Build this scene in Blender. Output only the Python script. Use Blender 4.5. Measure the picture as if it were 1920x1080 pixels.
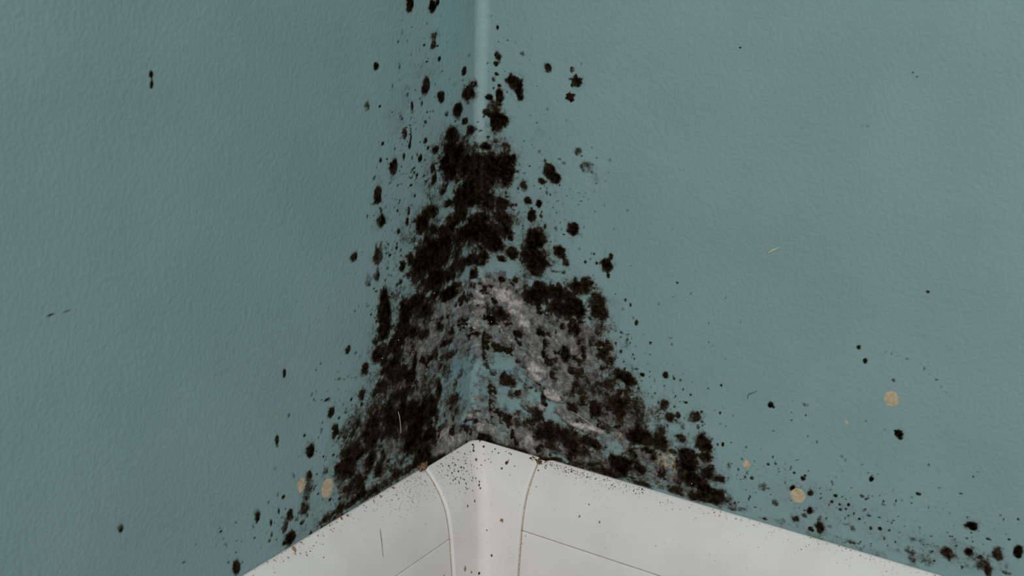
import bpy, math, random
import numpy as np
from mathutils import Vector
from mathutils.bvhtree import BVHTree

# ------------------------------------------------------------------ camera, world, lights, exposure
for o in list(bpy.data.objects):
    bpy.data.objects.remove(o, do_unlink=True)
scene = bpy.context.scene
COL = scene.collection
FPX = 2700.0                                   # focal length in pixels of a 1920x1080 frame
CAM = np.array([0.27880548, -0.41530337, 0.29867136])
YAW, PITCH, ROLL = 0.56466892, 0.32619186, 0.02561513
fwd = np.array([-math.sin(YAW)*math.cos(PITCH), math.cos(YAW)*math.cos(PITCH), -math.sin(PITCH)])
rgt = np.cross(fwd, [0, 0, 1.0]); rgt /= np.linalg.norm(rgt)
upv = np.cross(rgt, fwd)
_r, _u = rgt.copy(), upv.copy()
rgt = math.cos(ROLL)*_r + math.sin(ROLL)*_u
upv = -math.sin(ROLL)*_r + math.cos(ROLL)*_u
cd = bpy.data.cameras.new('camera')
cam = bpy.data.objects.new('camera', cd); COL.objects.link(cam)
cd.sensor_width = 36.0; cd.lens = FPX/1920*36.0
cd.clip_start = 0.01; cd.clip_end = 50
cd.dof.use_dof = True; cd.dof.focus_distance = 0.49; cd.dof.aperture_fstop = 30
from mathutils import Matrix
cam.matrix_world = Matrix(((rgt[0], upv[0], -fwd[0], CAM[0]), (rgt[1], upv[1], -fwd[1], CAM[1]),
                           (rgt[2], upv[2], -fwd[2], CAM[2]), (0, 0, 0, 1)))
scene.camera = cam

world = bpy.data.worlds.new('world'); scene.world = world
world.use_nodes = True
bg = world.node_tree.nodes['Background']
bg.inputs['Color'].default_value = (1.0, 0.985, 0.965, 1); bg.inputs['Strength'].default_value = 0.24

ld = bpy.data.lights.new('added_area_light', 'AREA')  # added area lamp, placed close so both walls brighten away from the corner
ld.shape = 'RECTANGLE'; ld.size = 0.6; ld.size_y = 0.7; ld.energy = 4.3; ld.color = (1.0, 0.985, 0.96)
lamp = bpy.data.objects.new('added_area_light', ld); COL.objects.link(lamp)
lamp.location = (0.47, -0.84, 0.72)
lamp.rotation_euler = (Vector((0.08, -0.08, 0.12)) - lamp.location).to_track_quat('-Z', 'Y').to_euler()

vs = scene.view_settings
vs.view_transform = 'Standard'; vs.look = 'None'; vs.gamma = 1.0; vs.use_curve_mapping = False
vs.exposure = 0.52

# ------------------------------------------------------------------ helpers
rng = np.random.default_rng(7)
ZB = 0.070                                      # height of the baseboard's top edge
RF = 0.0036                                      # radius of the rounded corner between the walls


def ray(px, py):
    return fwd + (px - 960)/FPX*rgt - (py - 540)/FPX*upv


def to_pixel(P):
    d = np.asarray(P, float) - CAM
    w = d @ fwd
    return 960 + FPX*(d @ rgt)/w, 540 - FPX*(d @ upv)/w


def on_wall(px, py, side):
    """distance from the corner and height of the wall point that a photo pixel shows"""
    d = ray(px, py)
    if side == 'right':
        t = -CAM[1]/d[1]; p = CAM + t*d; return p[0], p[2]
    t = -CAM[0]/d[0]; p = CAM + t*d; return -p[1], p[2]


def u2s(u):
    return u*math.pi/4 if u < RF else u - RF + RF*math.pi/4


def wall_pos(side, s, z, h):
    """points on a wall surface; s runs from the middle of the rounded corner"""
    sa = RF*math.pi/4
    a = np.clip(s, 0, sa)/RF                       # angle past the 45 degree middle of the arc
    lin = np.maximum(s - sa, 0)
    ang = math.pi/4 + a                            # right wall: normal turns from 45 degrees to -y
    cx = RF - (RF - h)*np.cos(ang) + lin
    cy = -RF + (RF - h)*np.sin(ang)
    if side == 'right':
        return np.stack([cx, cy, z + 0*s], -1)
    return np.stack([-cy, -cx, z + 0*s], -1)


def vnoise(a, b, wl, seed):
    """smooth value noise in 0..1 with wavelength wl"""
    g = np.random.default_rng(seed).random((257, 257))
    x = a/wl + 37.3; y = b/wl + 11.7
    xi = np.floor(x).astype(int); yi = np.floor(y).astype(int)
    fx = x - xi; fy = y - yi
    fx = fx*fx*(3 - 2*fx); fy = fy*fy*(3 - 2*fy)
    xi %= 256; yi %= 256
    return (g[xi, yi]*(1-fx)*(1-fy) + g[xi+1, yi]*fx*(1-fy) + g[xi, yi+1]*(1-fx)*fy + g[xi+1, yi+1]*fx*fy)


def fnoise(a, b, wl, seed, octv=4, gain=.55):
    t = 0; w = 1; n = 0
    for k in range(octv):
        t = t + w*vnoise(a, b, wl/2**k, seed + 17*k); n += w; w *= gain
    return t/n


def sst(e0, e1, x):
    t = np.clip((x - e0)/(e1 - e0), 0, 1)
    return t*t*(3 - 2*t)


def link(ob, parent=None):
    COL.objects.link(ob)
    if parent:
        ob.parent = parent; ob.matrix_parent_inverse = Matrix.Translation(parent.location).inverted()
    return ob


def tag(o, label=None, cat=None, group=None, kind=None):
    if label: o['label'] = label
    if cat: o['category'] = cat
    if group: o['group'] = group
    if kind: o['kind'] = kind
    return o


def np_mesh(name, V, Fq, mat, parent=None, attrs=None, smooth=True, tri=False):
    V = np.asarray(V, np.float32).reshape(-1, 3); Fq = np.asarray(Fq, np.int32)
    k = Fq.shape[1]
    me = bpy.data.meshes.new(name)
    me.vertices.add(len(V)); me.vertices.foreach_set('co', V.ravel())
    me.loops.add(Fq.size); me.loops.foreach_set('vertex_index', Fq.ravel())
    me.polygons.add(len(Fq))
    me.polygons.foreach_set('loop_start', np.arange(0, Fq.size, k, dtype=np.int32))
    me.polygons.foreach_set('use_smooth', np.full(len(Fq), smooth))
    if attrs:
        for n, a in attrs.items():
            at = me.attributes.new(n, 'FLOAT', 'POINT')
            at.data.foreach_set('value', np.asarray(a, np.float32).ravel())
    me.update(calc_edges=True)
    me.materials.append(mat)
    return link(bpy.data.objects.new(name, me), parent)


def empty(name, loc=(0, 0, 0)):
    o = bpy.data.objects.new(name, None); o.location = loc; o.empty_display_size = 0.01
    return link(o)


# ------------------------------------------------------------------ materials
class NT:
    def __init__(self, name):
        self.m = bpy.data.materials.new(name); self.m.use_nodes = True
        self.t = self.m.node_tree; self.t.nodes.clear()
        self.out = self.t.nodes.new('ShaderNodeOutputMaterial')
        self.b = self.t.nodes.new('ShaderNodeBsdfPrincipled')
        self.t.links.new(self.b.outputs[0], self.out.inputs[0])
        self.pos = self.t.nodes.new('ShaderNodeNewGeometry').outputs['Position']

    def put(self, sock, v):
        if hasattr(v, 'is_output'): self.t.links.new(v, sock)
        else: sock.default_value = v

    def noise(self, scale, detail=4, rough=.6, dist=0, stretch=None):
        n = self.t.nodes.new('ShaderNodeTexNoise')
        p = self.pos
        if stretch:
            mp = self.t.nodes.new('ShaderNodeVectorMath'); mp.operation = 'MULTIPLY'
            self.t.links.new(p, mp.inputs[0]); mp.inputs[1].default_value = stretch; p = mp.outputs[0]
        self.t.links.new(p, n.inputs['Vector'])
        n.inputs['Scale'].default_value = scale; n.inputs['Detail'].default_value = detail
        n.inputs['Roughness'].default_value = rough; n.inputs['Distortion'].default_value = dist
        return n.outputs['Fac']

    def attr(self, name):
        a = self.t.nodes.new('ShaderNodeAttribute'); a.attribute_name = name
        return a.outputs['Fac']

    def math(self, op, a, b=0.0, c=None):
        n = self.t.nodes.new('ShaderNodeMath'); n.operation = op
        self.put(n.inputs[0], a); self.put(n.inputs[1], b)
        if c is not None: self.put(n.inputs[2], c)
        return n.outputs[0]

    def ramp(self, x, lo, hi, olo=0.0, ohi=1.0):
        n = self.t.nodes.new('ShaderNodeMapRange'); n.interpolation_type = 'SMOOTHSTEP'
        self.put(n.inputs['Value'], x)
        n.inputs['From Min'].default_value = lo; n.inputs['From Max'].default_value = hi
        n.inputs['To Min'].default_value = olo; n.inputs['To Max'].default_value = ohi
        return n.outputs['Result']

    def mix(self, f, a, b):
        n = self.t.nodes.new('ShaderNodeMix'); n.data_type = 'RGBA'
        self.put(n.inputs[0], f)
        for s, v in ((n.inputs[6], a), (n.inputs[7], b)):
            self.put(s, v if hasattr(v, 'is_output') else (*v, 1))
        return n.outputs[2]

    def bump(self, h, dist, strength=1.0, base=None):
        n = self.t.nodes.new('ShaderNodeBump')
        self.put(n.inputs['Height'], h); n.inputs['Distance'].default_value = dist
        n.inputs['Strength'].default_value = strength
        if base is not None: self.put(n.inputs['Normal'], base)
        return n.outputs['Normal']


def wall_material(name):
    """teal wall paint with the stains and growths whose density is stored on the surface"""
    k = NT(name)
    D, G, T, B, Pl = (k.attr(n) for n in ('dark', 'pale', 'tan', 'blue', 'pale_strip'))
    n_big = k.noise(28, 3, .5)
    n_mid = k.noise(420, 5, .65)
    n_fin = k.noise(1700, 4, .7)
    n_f2 = k.noise(800, 5, .72, .8)
    n_var = k.noise(260, 4, .6, .4)
    paint = k.mix(k.ramp(n_big, .3, .7), (.208, .333, .340), (.226, .356, .361))
    paint = k.mix(k.ramp(n_fin, .45, .75, 0, .16), paint, (.27, .39, .385))
    paint = k.mix(k.math('MULTIPLY', k.ramp(Pl, 0, 1), k.ramp(n_f2, .3, .62, .4, .8)), paint, (.28, .415, .412))
    paint = k.mix(k.math('MULTIPLY', B, k.ramp(n_f2, .3, .65)), paint, (.19, .40, .46))
    # grey, fluffy growth and crumbled plaster
    gx = k.math('ADD', G, k.math('MULTIPLY', k.math('SUBTRACT', n_f2, .5), 1.3))
    gx = k.math('ADD', gx, k.math('MULTIPLY', k.math('SUBTRACT', n_var, .5), 1.3))
    ga = k.math('MULTIPLY', k.ramp(gx, .14, .58, 0, .95), k.ramp(G, .02, .18))
    gl = k.math('ADD', k.math('MULTIPLY', G, .78), k.math('MULTIPLY', k.math('SUBTRACT', n_mid, .5), 1.7))
    gl = k.math('ADD', gl, k.math('MULTIPLY', k.math('SUBTRACT', n_f2, .5), .9))
    gcol = k.mix(k.ramp(gl, .10, .52), (.030, .028, .025), (.205, .200, .194))
    gcol = k.mix(k.ramp(gl, .48, .92), gcol, (.62, .57, .545))
    col = k.mix(ga, paint, gcol)
    # dark mould
    dx = k.math('ADD', D, k.math('MULTIPLY', k.math('SUBTRACT', n_f2, .5), 1.15))
    dx = k.math('ADD', dx, k.math('MULTIPLY', k.math('SUBTRACT', n_var, .5), .55))
    da = k.ramp(dx, .14, .74, 0, .999)
    da = k.math('MAXIMUM', da, k.math('MULTIPLY', D, .4))
    da = k.math('MULTIPLY', da, k.ramp(D, .015, .16))
    dcol = k.mix(k.ramp(dx, .35, .85), (.062, .048, .032), (.0215, .0148, .0080))
    dcol = k.mix(k.ramp(dx, .78, 1.08), dcol, (.0016, .0011, .0007))
    col = k.mix(da, col, dcol)
    # tan dried spots
    tx = k.math('ADD', T, k.math('MULTIPLY', k.math('SUBTRACT', n_fin, .5), .55))
    ta = k.ramp(tx, .42, .62, 0, .92)
    tcol = k.mix(k.ramp(n_f2, .35, .65), (.40, .30, .18), (.62, .50, .36))
    col = k.mix(ta, col, tcol)
    k.put(k.b.inputs['Base Color'], col)
    k.put(k.b.inputs['Roughness'], k.math('ADD', k.math('MULTIPLY', da, .3), .62))
    k.put(k.b.inputs['Specular IOR Level'], k.ramp(da, 0, 1, .25, 0.0))
    # roller texture of the paint, roughness of the growth
    peel = k.noise(720, 2.5, .5, .2)
    peel2 = k.noise(300, 2, .5, .2)
    nrm = k.bump(k.math('ADD', peel, k.math('MULTIPLY', peel2, .6)), .00023, 1.0)
    rough = k.math('MULTIPLY', k.math('MAXIMUM', k.ramp(G, .2, .7), k.ramp(D, .3, .8, 0, .6)), n_f2)
    nrm = k.bump(rough, .0007, 1.0, nrm)
    k.put(k.b.inputs['Normal'], nrm)
    return k.m


def plastic_material(name, tint=1.0):
    k = NT(name)
    dirt = k.attr('dirt')
    n1 = k.noise(700, 4, .65); n2 = k.noise(60, 3, .5); n3 = k.noise(2400, 3, .6)
    col = k.mix(k.ramp(n2, .35, .7), (.74*tint, .735*tint, .725*tint), (.70*tint, .69*tint, .675*tint))
    dx = k.math('ADD', dirt, k.math('MULTIPLY', k.math('SUBTRACT', n1, .5), 1.5))
    col = k.mix(k.ramp(dx, .55, 1.15, 0, .6), col, (.50, .38, .27))
    col = k.mix(k.ramp(k.math('ADD', dirt, k.math('MULTIPLY', k.math('SUBTRACT', n3, .5), 2.2)), .95, 1.3, 0, .75), col, (.20, .12, .07))
    k.put(k.b.inputs['Base Color'], col)
    k.b.inputs['Roughness'].default_value = .5
    k.b.inputs['Specular IOR Level'].default_value = .25
    k.put(k.b.inputs['Normal'], k.bump(k.noise(180, 2, .5), .00012, .6))
    return k.m


def plain_material(name, c0, c1, scale=900, rough=.8, spec=.2):
    k = NT(name)
    k.put(k.b.inputs['Base Color'], k.mix(k.ramp(k.noise(scale, 4, .6), .35, .65), c0, c1))
    k.b.inputs['Roughness'].default_value = rough
    k.b.inputs['Specular IOR Level'].default_value = spec
    return k.m


M_WALL = wall_material('teal_wall_paint')
M_MOLD = wall_material('mold_on_teal_paint')
M_PLAST = plastic_material('white_plastic')
M_CAP = plastic_material('white_plastic_cap', 1.02)
M_JOINT = plain_material('dirty_joint', (.20, .14, .10), (.36, .28, .21))
M_DARK = plain_material('dark_dirt', (.018, .010, .006), (.12, .065, .034), 1500)
M_RUST = plain_material('rust_dirt', (.26, .13, .06), (.40, .24, .13), 1500)
M_TANDUST = plain_material('tan_dust', (.52, .42, .34), (.60, .52, .45), 1500)
M_HAIRL = plain_material('pale_hair', (.55, .47, .38), (.66, .58, .48), 400, .5)
M_HAIRD = plain_material('dark_hair', (.05, .045, .04), (.09, .08, .07), 400, .5)
M_BEAD = plain_material('bright_bead', (.75, .74, .72), (.85, .84, .82), 900, .2, .5)
M_FLOOR = plain_material('floor_grey', (.30, .27, .24), (.36, .33, .29), 12, .6)

# ------------------------------------------------------------------ measured stains: (x, y, half width, half height, strength)
def view(ox, oy, k, rows):
    return [(ox + r[0]/k, oy + r[1]/k, r[2]/k, r[3]/k) + tuple(r[4:]) for r in rows]


DARK = view(640, 0, 3.177, [
    (405,30,26,42,.95),(540,40,26,42,.95),(572,12,14,22,.8),(550,215,22,28,.75),(548,258,16,34,.75),(205,393,18,30,.95),(278,218,7,5,.7),
    (362,190,7,14,.5),(392,243,7,10,.6),(583,350,9,16,.9),(930,165,8,16,.9),(930,325,22,30,.85),(920,380,18,16,.8),(885,372,6,12,.5),
    (880,425,4,4,.8),(925,440,16,12,.7),(908,472,14,18,.8),(1080,318,13,15,.75),(1037,243,6,6,.4),(1232,402,22,30,.8),(1375,415,16,24,.75),
    (1395,488,32,38,.95),(1365,578,24,22,.95),(1430,380,5,10,.5),(730,425,16,24,.85),(722,478,8,10,.6),(675,505,14,14,.4),(503,510,25,52,.9),
    (595,570,22,40,.9),(305,515,8,18,.5),(152,632,18,38,.5),(345,390,8,16,.35),(755,555,42,58,.95),(778,510,22,30,.8),(1030,490,52,50,.95),
    (1065,560,26,48,.95),(945,568,26,36,.95),(882,578,22,20,.9),(900,640,40,50,.75),(860,665,20,20,.85),(935,725,58,60,1.0),(980,740,20,30,.8),
    (690,655,32,55,.95),(735,720,22,25,.9),(765,770,34,34,.95),(825,770,14,8,.8),(420,625,9,24,.8),(478,615,8,20,.6),(420,665,7,14,.6),
    (418,700,5,8,.5),(412,800,8,50,.7),(375,800,16,34,.8),(350,693,9,12,.5),(627,675,14,20,.6),(497,722,8,10,.5),(500,838,12,20,.8),
    (515,880,9,12,.8),(558,890,22,22,.9),(405,870,8,20,.7),(372,928,9,24,.7),(468,942,14,26,.9),(308,998,22,44,.9),(318,960,10,14,.7),
    (450,1043,7,10,.8),(540,1000,14,30,.8),(555,1060,12,30,.7),(655,800,46,55,.97),(640,870,46,60,.9),(690,900,35,60,.9),(640,980,46,90,.95),
    (860,870,36,28,.9),(830,960,120,80,.88),(980,870,32,26,.5),(990,990,42,80,.95),(1030,930,12,16,.9),(1050,1020,8,12,.8),(1092,1032,8,4,.8),
    (1240,1015,48,58,.93),(1275,1060,30,40,.93),(1195,1078,25,24,.95),(1327,972,12,12,.7),(1412,898,25,25,.5),(1465,1000,40,40,.55),
    (1515,1060,28,28,.38),(1350,805,5,5,.7),(1600,955,12,14,.6),(1588,1028,5,5,.7),(1228,652,8,8,.4),(1165,730,5,4,.7),(1340,715,5,8,.5),
    (875,815,10,8,.6),(1185,790,22,25,.25),(1135,830,18,16,.25),(1180,905,12,14,.3),(380,560,30,60,.22),(330,700,60,80,.15),(480,420,50,60,.15),
    (560,420,40,80,.15),(700,240,40,60,.12),(760,325,10,12,.4),(760,20,10,12,.4),(885,95,16,7,.4),(815,325,6,5,.5),(800,860,60,30,.35),
])
DARK += view(640, 260, 3.177, [
    (1090,278,22,30,.85),(215,335,26,55,.85),(190,385,18,16,.7),(232,490,34,50,.82),(235,430,8,20,.6),(1110,368,26,24,.9),(1178,388,20,28,.9),
    (1137,455,26,40,1.0),(1190,460,14,14,.6),(1225,325,8,14,.6),(1275,325,14,14,.4),(1243,450,10,20,.4),(1215,520,9,14,.6),(1280,540,10,14,.5),
    (1275,600,8,25,.4),(1382,535,34,44,.9),(1625,537,5,5,.8),(1705,425,8,10,.5),(1420,325,8,6,.4),
    (1150,600,62,76,.95),(1170,740,66,100,.95),(1115,690,46,70,.85),(1305,680,38,46,.8),(1335,735,22,24,.8),(1280,650,22,22,.75),
    (1455,733,11,13,.95),(1508,688,8,9,.9),(1520,740,8,10,.9),(1585,755,38,46,.93),(1608,705,14,22,.85),(1592,815,14,22,.8),(1325,795,14,14,.7),
    (1275,790,25,10,.6),(1250,785,10,10,.6),(450,215,7,10,.8),(540,175,14,24,.8),(545,245,14,35,.7),(400,430,8,25,.7),(390,495,10,24,.8),
    (338,550,9,20,.7),(265,655,10,16,.4),(72,702,20,32,.9),(215,705,32,55,.76),(205,640,8,25,.5),(210,810,25,50,.65),(158,840,24,50,.58),
    (350,850,14,20,.7),(360,755,16,30,.7),(410,715,20,40,.75),(330,760,10,10,.3),
    (660,100,55,120,.95),(830,170,150,110,.88),(970,170,66,86,.93),(760,330,96,100,.95),(640,200,46,70,.93),(690,470,76,60,.9),(880,380,56,66,.85),
    (950,390,42,46,.9),(985,510,50,70,.88),(850,560,90,90,.95),(740,560,80,70,.9),(520,440,46,46,.82),(480,500,42,56,.82),(560,640,110,70,1.0),
    (620,560,60,60,.8),(520,720,90,80,.95),(600,700,80,90,.95),(560,850,105,90,.95),(430,960,76,56,.95),(480,1030,60,60,.75),(380,1040,40,50,.8),
    (640,920,56,60,1.0),(900,620,76,60,.95),(770,720,60,50,.95),(850,690,40,40,.85),(950,710,40,26,.8),(1022,680,36,40,.85),
    (600,320,20,20,.7),(630,385,30,25,.85),(540,540,25,30,.8),(595,530,20,40,.85),(1010,590,18,22,.8),(960,460,60,40,.7),
    (1150,940,66,56,.98),(1250,920,60,46,.82),(1330,980,86,66,.82),(1400,1010,60,50,.9),(1430,890,66,46,.9),(1450,850,40,30,.85),
    (1530,960,56,66,.82),(1545,1030,46,46,.82),(1385,880,36,26,.8),(1350,870,14,16,.5),(1300,868,18,16,.5),
    (700,600,50,120,.7),(800,460,90,50,.75),(700,760,60,80,.75),(640,800,50,60,.8),(440,820,40,70,.7),(400,800,20,40,.6),(470,640,30,50,.8),
    (985,320,8,12,.6),(1000,385,8,10,.6),(1030,420,8,6,.5),(985,345,12,8,.5),
])
DARK += view(600, 500, 3.177, [
    (165,490,18,25,.85),(210,512,8,8,.6),(270,600,22,42,.8),(245,760,20,35,.72),(120,668,10,12,.45),(65,868,20,34,.8),(88,970,24,50,.75),
    (10,975,10,14,.6),(150,870,10,14,.35),(240,530,10,15,.4),(320,440,16,20,.6),(380,370,40,60,.8),(350,520,46,60,.82),(430,470,46,60,.85),
    (470,420,40,50,.9),(500,350,36,50,.9),(550,390,26,40,.9),(420,600,56,60,.8),(380,560,30,40,.78),(560,570,18,60,.95),(540,650,36,60,.85),
    (480,640,46,60,.72),(490,760,60,60,.72),(360,720,46,50,.55),(300,830,46,60,.45),(420,800,40,50,.58),(540,840,60,60,.92),(590,870,40,60,.95),
    (630,900,56,76,.95),(480,900,56,60,.85),(560,960,60,60,.9),(640,1000,46,60,.95),(350,900,46,60,.58),(400,980,56,60,.62),(300,960,40,60,.45),
    (620,400,34,40,.8),(700,350,22,30,.9),(780,385,20,24,.8),(750,450,36,28,.75),(760,530,50,36,.78),(700,740,26,50,.85),(690,690,30,40,.6),
    (375,190,32,72,.9),(385,265,36,60,.88),
    (1060,270,84,50,.8),(1020,320,26,30,.95),(925,390,32,14,.85),(880,320,14,24,.75),(855,352,12,20,.75),(1165,75,22,30,.9),(1085,75,22,20,.85),
    (915,40,26,35,.95),(1265,190,40,46,.97),(1180,400,30,30,.92),(1310,390,22,28,.92),(1525,370,26,42,.9),(1465,520,28,40,.95),(1335,520,14,30,.88),
    (1340,470,12,25,.75),(1110,670,46,50,.85),(1030,630,26,30,.8),(1145,690,30,36,.8),(1000,590,20,26,.65),(890,490,28,14,.7),(1385,640,18,34,.75),
    (1330,790,22,46,.8),(1345,820,15,15,.95),(1295,870,36,36,.8),(1240,850,26,22,.6),(1640,850,44,50,1.0),(1600,720,80,60,.42),(1560,640,40,30,.5),
    (1700,730,70,60,.5),(1800,640,56,46,.82),(1850,680,46,36,.82),(1730,570,22,22,.65),(1720,510,18,10,.5),(1840,740,40,30,.6),(1790,800,70,60,.5),
    (1870,1010,40,50,.85),(1380,960,66,46,.72),(1320,1000,56,46,.68),(1480,1010,76,46,.7),(1600,1040,60,40,.75),(1200,930,36,36,.5),
    (900,960,36,26,.6),(1000,1000,46,18,.8),(950,1010,50,14,.75),(1080,920,13,18,.65),(1040,780,18,13,.45),
    (1440,160,76,46,.82),(1500,230,56,46,.9),(1400,240,56,36,.7),(1340,130,76,56,.85),(1690,290,30,46,.55),(1620,440,22,40,.55),(1660,380,26,34,.5),
    (1650,460,14,14,.55),(1700,370,18,16,.45),(1690,535,40,26,.5),(1885,335,12,20,.9),(1857,293,4,4,.9),(1865,525,6,8,.7),(1555,450,25,60,.4),
    (1740,690,60,40,.6),(1720,760,50,40,.5),(1560,760,50,40,.5),(1500,620,20,30,.5),(1430,780,20,20,.4),
    (800,700,18,40,.55),(830,640,26,30,.4),(760,640,30,40,.5),(720,600,30,50,.4),(650,540,30,30,.35),(980,130,20,14,.3),(1010,95,20,10,.35),
    (800,110,40,30,.8),(770,165,45,45,1.0),(660,800,20,60,.8),(780,800,50,40,.5),(800,860,40,60,.45),(720,960,30,30,.6),(1150,760,40,30,.5),
    (1230,700,20,50,.4),(1210,580,40,30,.3),(1120,480,60,40,.35),(1060,520,40,30,.3),(1290,740,14,12,.7),(1260,720,10,10,.7),
])
DARK += view(440, 740, 3.177, [
    (252,275,13,40,.7),(320,125,11,18,.5),(575,105,22,35,.8),(600,205,26,50,.78),(515,215,11,24,.55),(452,335,24,46,.92),
    (440,490,26,40,.72),(430,580,28,60,.66),(415,680,28,40,.75),(330,710,20,40,.7),(300,780,20,40,.65),(135,720,22,40,.8),(215,760,8,24,.75),
    (262,695,7,20,.7),(290,608,12,16,.75),(258,585,6,10,.6),(220,830,6,16,.7),(110,790,5,8,.6),(240,440,7,16,.4),(350,485,13,24,.5),
    (540,455,18,24,.5),(330,855,30,44,.82),(300,880,22,18,.85),(400,760,16,18,.65),(370,740,14,18,.5),(380,700,10,14,.5),(10,1030,22,45,.8),
    (205,870,10,14,.5),(8,940,8,8,.6),
    (690,300,66,80,.6),(740,330,66,60,.7),(820,250,66,80,.78),(860,150,76,80,.75),(950,140,46,60,.8),(660,420,56,60,.7),(650,480,46,50,.78),
    (720,520,56,56,.74),(800,400,36,60,.75),(850,450,26,50,.88),(1080,200,56,80,.93),(1060,300,60,76,.93),(1120,330,56,66,.93),(1100,400,60,46,.88),
    (1000,400,24,46,.5),(980,470,28,22,.85),(760,570,16,46,.95),(730,610,12,18,.9),(560,720,46,36,.68),(620,680,36,36,.6),(870,380,30,36,.6),
    (700,180,56,80,.5),(640,240,46,60,.42),(1180,240,20,60,.8),(1000,80,30,60,.9),(1040,120,40,60,.95),(1180,60,40,60,.7),(1200,150,14,40,.7),
    (1130,60,30,60,.7),(1150,390,40,30,.9),(1300,180,30,20,.6),(1330,220,30,20,.6),
])
DARK += view(900, 740, 3.177, [
    (690,80,40,50,1.0),(880,100,76,66,.45),(800,60,76,60,.42),(950,250,66,46,.88),(1000,270,76,46,.82),(1080,270,46,46,.7),(840,400,86,56,1.0),
    (960,440,46,36,.95),(540,290,90,50,.75),(600,330,76,46,.75),(430,240,56,46,.58),(690,300,36,26,.78),(1240,350,56,36,.88),(1250,420,56,56,.88),
    (1270,500,66,56,1.0),(1330,290,46,52,.92),(1340,370,36,32,.82),(1200,260,36,28,.8),(1350,470,46,36,.75),(1430,500,36,22,.8),(1340,560,56,46,.82),
    (1420,600,56,46,.82),(1380,430,22,18,.6),(1480,430,13,30,.5),(1130,130,36,34,.88),(1100,60,30,44,.72),(1180,120,18,22,.7),(1285,130,40,42,.82),
    (1300,190,18,18,.7),(1210,190,14,22,.65),(950,120,46,60,.52),(900,30,46,28,.65),(1225,45,18,8,.8),(1730,62,18,18,.9),(1750,75,8,8,.8),
    (1857,108,6,6,.8),(1862,38,5,5,.7),(1508,125,7,8,.5),(1447,297,9,13,1.0),(1680,550,32,28,.45),(1720,560,11,9,.4),(1580,490,10,10,.6),
    (1620,495,12,12,.7),(1610,605,10,8,.8),(1760,645,20,18,.55),(1700,740,16,10,.7),(1865,555,16,16,.9),(1820,413,5,5,.6),(1560,680,40,16,.35),
    (1500,680,20,14,.55),(1855,430,7,16,.4),(1405,355,4,16,.6),(1490,490,12,20,.4),(20,240,28,22,.75),(80,270,28,18,.75),(335,110,36,46,.78),
    (220,170,26,36,.5),(230,110,22,22,.5),(1080,210,40,30,.5),(760,200,40,30,.5),(1150,340,30,20,.6),(780,450,60,20,.75),(900,490,60,14,.6),
    (1180,560,40,20,.6),(1200,480,20,60,.7),(700,420,60,30,.6),(620,400,60,24,.55),(540,380,50,24,.55),(470,340,50,30,.55),(420,300,40,30,.5),
])
DARK += view(1320, 740, 3.177, [
    (398,62,20,20,.0),(605,60,25,12,.35),(655,185,7,6,.5),(1160,230,24,24,.9),(1172,258,10,12,.9),(1140,215,12,8,.8),
    (590,498,13,13,.85),(635,585,18,18,.72),(784,600,11,11,.85),(762,637,11,9,.85),(808,655,10,8,.7),(812,682,10,9,.8),
    (862,655,8,14,.85),(940,602,16,10,.8),(980,608,6,14,.7),(997,502,14,18,.9),(1070,635,8,12,.75),(1070,655,18,8,.5),(942,418,8,6,.6),
    (1027,420,10,8,.4),(820,368,14,12,.45),(1340,418,10,10,.45),(1275,588,16,12,.8),(1530,590,18,6,.7),(1603,488,11,8,.7),(1630,460,12,5,.5),
    (1380,667,14,5,.6),(1445,648,8,5,.6),(1465,710,6,4,.7),(1600,780,36,30,1.0),(1697,860,16,9,.9),(1818,862,9,12,.9),(1567,855,6,8,.7),
    (1757,770,5,5,.6),(1872,742,8,8,.6),(1580,932,22,22,.85),(1460,950,46,34,.78),(1440,920,22,30,.68),(1755,945,40,52,.82),(1868,935,30,44,.95),
    (1670,1010,40,46,.82),(1650,970,22,18,.65),(1690,1050,28,30,.78),(1240,960,30,40,.52),(1210,920,20,20,.3),(1240,860,30,20,.3),
    (695,790,24,42,.85),(640,800,18,14,.9),(630,690,20,22,.82),(600,720,18,14,.55),(550,740,20,18,.65),(690,740,14,18,.6),(750,785,16,14,.5),
    (995,795,11,11,.95),(1050,797,12,12,.95),(985,720,20,8,.6),(925,740,10,9,.7),(890,800,20,18,.58),(860,775,30,12,.4),(960,765,6,5,.5),
    (885,880,25,14,.55),(430,645,22,22,.0),(1040,950,50,25,.32),(765,530,6,14,.5),(520,430,8,16,.5),(487,413,4,4,.8),(1535,1028,8,10,.6),
    (1800,1060,40,16,.4),(1410,845,8,8,.5),(1350,935,12,10,.5),(1130,930,40,20,.3),(1330,1000,60,30,.25),(1500,880,60,30,.22),(660,840,60,20,.3),
    (200,685,50,14,.4),(800,850,50,14,.35),(1240,1020,40,30,.3),
])
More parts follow.
